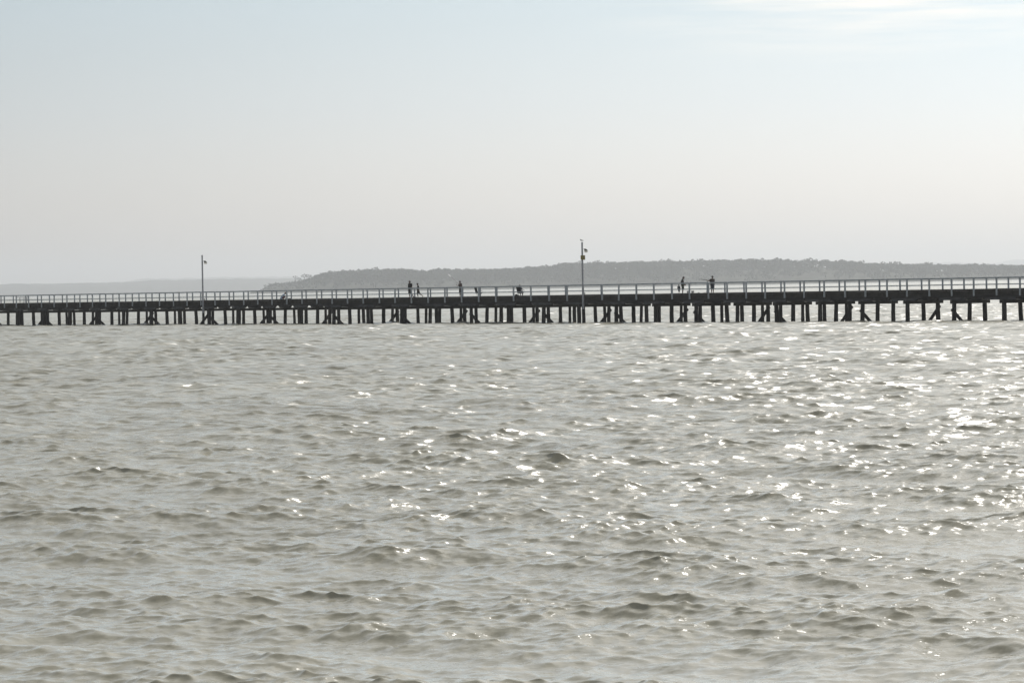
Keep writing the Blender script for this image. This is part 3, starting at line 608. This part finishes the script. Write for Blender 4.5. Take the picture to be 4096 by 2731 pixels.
# a dense row on the skyline
nr_ = 1500; rx = np.linspace(X0 + 6, X1, nr_) + rng.normal(0, 3, nr_); fx = np.concatenate([fx, rx]); fy = np.concatenate([fy, 6000 + rng.normal(0, 12, nr_)])
fz = ground(fx, fy); rd = np.concatenate([rng.uniform(3.5, 6.5, n), rng.uniform(3.2, 7.0, nr_)]); edge = np.clip((fx - X0) / 150, .3, 1)
rd = rd * edge; hh = (TREE * edge - rd * .62) + np.concatenate([rng.normal(0, 1.0, n), rng.normal(-.6, 1.3, nr_) + 3.2 * (rng.uniform(0, 1, nr_) > .90)])
cen = np.stack([fx, fy, fz + hh], -1)
Vv, Fq = leaf_cloud(cen, rd, 34, rd * .27, 5)
M_trunkm = mat('bark', (.10, .09, .08), .9, .1)
tag(mesh_np('forest', Vv, Fq, M_leaf), 'unbroken wood covering the long low island behind the jetty', 'forest', kind='stuff')
def tree(px, ytop, hgt, wide, label, seed, density=150, D=5960.0):
    X = (px - 2048) / F * D; zt = CAMH + (hor(px) - ytop) / F * D; base = zt - hgt; r = np.random.default_rng(seed)
    o = empty('tree', (X, D, base)); tag(o, label, 'tree', 'trees standing out above the island wood')
    b = MB(); b.tube([(0, 0, -2), (wide * .05, 0, hgt * .3), (wide * .02, 0, hgt * .62)], [.42, .33, .2], 7)
    ends = []
    for k in range(6):
        t = k / 6 * 6.28 + r.uniform(0, .8); e = (math.cos(t) * wide * .38, math.sin(t) * wide * .38, hgt * r.uniform(.66, .93)); ends.append(e)
        b.tube([(wide * .03, 0, hgt * (.35 + .04 * k)), (e[0] * .5, e[1] * .5, hgt * .62), e], [.2, .14, .07], 6)
    ends.append((0, 0, hgt * .93)); b.build('trunk', M_trunkm, o)
    c = np.array(ends); rr = np.full(len(c), wide * .19) * r.uniform(.7, 1.25, len(c)); c[:, 2] = np.minimum(c[:, 2], hgt - rr * .6)
    v_, f_ = leaf_cloud(c, rr, density // 7, rr * .30, seed); mesh_np('crown', v_, f_, M_leaf, o)
T = [(1065, 1139, 8, 6, 'tiny lone tree at the very tip of the island'), (1083, 1133, 7, 6, 'small tree just inland of the island tip'),
     (1186, 1103, 14, 9, 'tall sparse tree rising from the low left slope of the island'), (1201, 1110, 9, 7, 'short bushy tree right of the tall sparse one on the left slope'),
     (1222, 1095, 13, 10, 'spreading open tree at the foot of the island wood'), (1240, 1097, 12, 10, 'leafy open tree where the low slope meets the high wood'),
     (1582, 1073, 14, 13, 'broad crown above the wood, left of the walking adult'), (1657, 1075, 12, 9, 'round crown above the wood just left of a gap in the skyline'),
     (1869, 1072, 13, 9, 'crown above the wood over the casting angler'), (2268, 1050, 13, 14, 'wide loose crown above the wood left of the plated lamp post'),
     (2411, 1047, 12, 10, 'dense crown above the wood right of the plated lamp post'), (2652, 1036, 13, 11, 'bare sparse crown above the wood near the island middle'),
     (2683, 1034, 15, 12, 'tallest leafy crown above the island wood, over the standing family'), (3055, 1033, 13, 10, 'rounded crown above the wood right of the hatted angler'),
     (3310, 1038, 13, 11, 'flat topped crown above the wood at the start of its right slope'), (3594, 1046, 13, 12, 'broad crown on the falling right slope of the wood'), (3712, 1050, 12, 8, 'rightmost crown standing above the island wood')]
for i, (a, b_, c, d, l) in enumerate(T): tree(a, b_, c, d, l, 60 + i)

def hill(name, D, pts, depth, label=None, rock=2.0):
    """rounded ridge at distance D; pts = (column, row) of the crest"""
    xs = np.array([p[0] for p in pts], float); hs_ = np.array([CAMH + (hor(x) - y) / F * D for x, y in pts])
    X = np.linspace((xs[0] - 2048) / F * D, (xs[-1] - 2048) / F * D, 500); top = np.interp(2048 + X / D * F, xs, hs_)
    k = np.hanning(7); k /= k.sum(); top = np.convolve(np.pad(top, 3, 'edge'), k, 'valid'); r = np.random.default_rng(int(D))
    top = top + np.convolve(r.normal(0, rock, len(X) + 8), np.hanning(9) / 4, 'valid')
    Y = np.linspace(-depth, depth, 25); prof = np.clip(1 - (Y / depth) ** 2, 0, 1) ** .8
    GX, GY = np.meshgrid(X, D + Y); Z = top[None] * prof[:, None] - 1.2
    nr, nc = GX.shape; ii = np.arange(nr - 1)[:, None] * nc; jj = np.arange(nc - 1)[None]
    o = mesh_np(name, np.stack([GX, GY, Z], -1).reshape(-1, 3), np.stack([ii + jj, ii + jj + 1, ii + nc + jj + 1, ii + nc + jj], -1).reshape(-1, 4), M_land, smooth=True)
    return tag(o, label, kind='structure')
hill('hills', 14000, [(-1800,1150),(-900,1140),(-300,1138),(0,1138),(60,1133),(110,1134),(220,1134),(330,1131),(430,1130),(500,1129),(560,1124),(600,1121),(650,1119),(720,1120),(780,1117),(850,1117),(900,1115),(1020,1113),(1150,1112),(1300,1116),(1700,1130)], 900)
hill('hills', 21000, [(-1500,1150),(200,1140),(480,1127),(544,1121),(571,1115),(600,1112),(644,1114),(655,1112),(699,1116),(721,1115),(754,1110),(787,1112.5),(832,1111),(887,1106),(920,1108),(1020,1107),(1088,1106),(1188,1106),(1300,1110),(1600,1125)], 1200, None, 3)
hill('hills', 25000, [(3300,1075),(3560,1060),(3672,1052),(3710,1050.5),(3753,1051.5),(3791,1048),(3855,1050.5),(3905,1052),(3981,1053.5),(4007,1052),(4032,1044),(4057,1038.5),(4095,1037),(4300,1035),(4700,1048),(5200,1070)], 1500, None, 3)

# ---------------------------------------------------------------- haze
b = MB(); b.box(-28000, 28000, -2500, 30000, -3.0, 230.0)
hm = bpy.data.materials.new('haze'); hm.use_nodes = True; t = hm.node_tree; t.nodes.clear()
ho = t.nodes.new('ShaderNodeOutputMaterial'); hv = t.nodes.new('ShaderNodeVolumePrincipled')
hv.inputs['Color'].default_value = (.955, .985, 1.0, 1); hv.inputs['Density'].default_value = 1.0e-4; hv.inputs['Anisotropy'].default_value = .62
t.links.new(hv.outputs[0], ho.inputs['Volume'])
hz = b.build('haze', hm); tag(hz, kind='stuff')
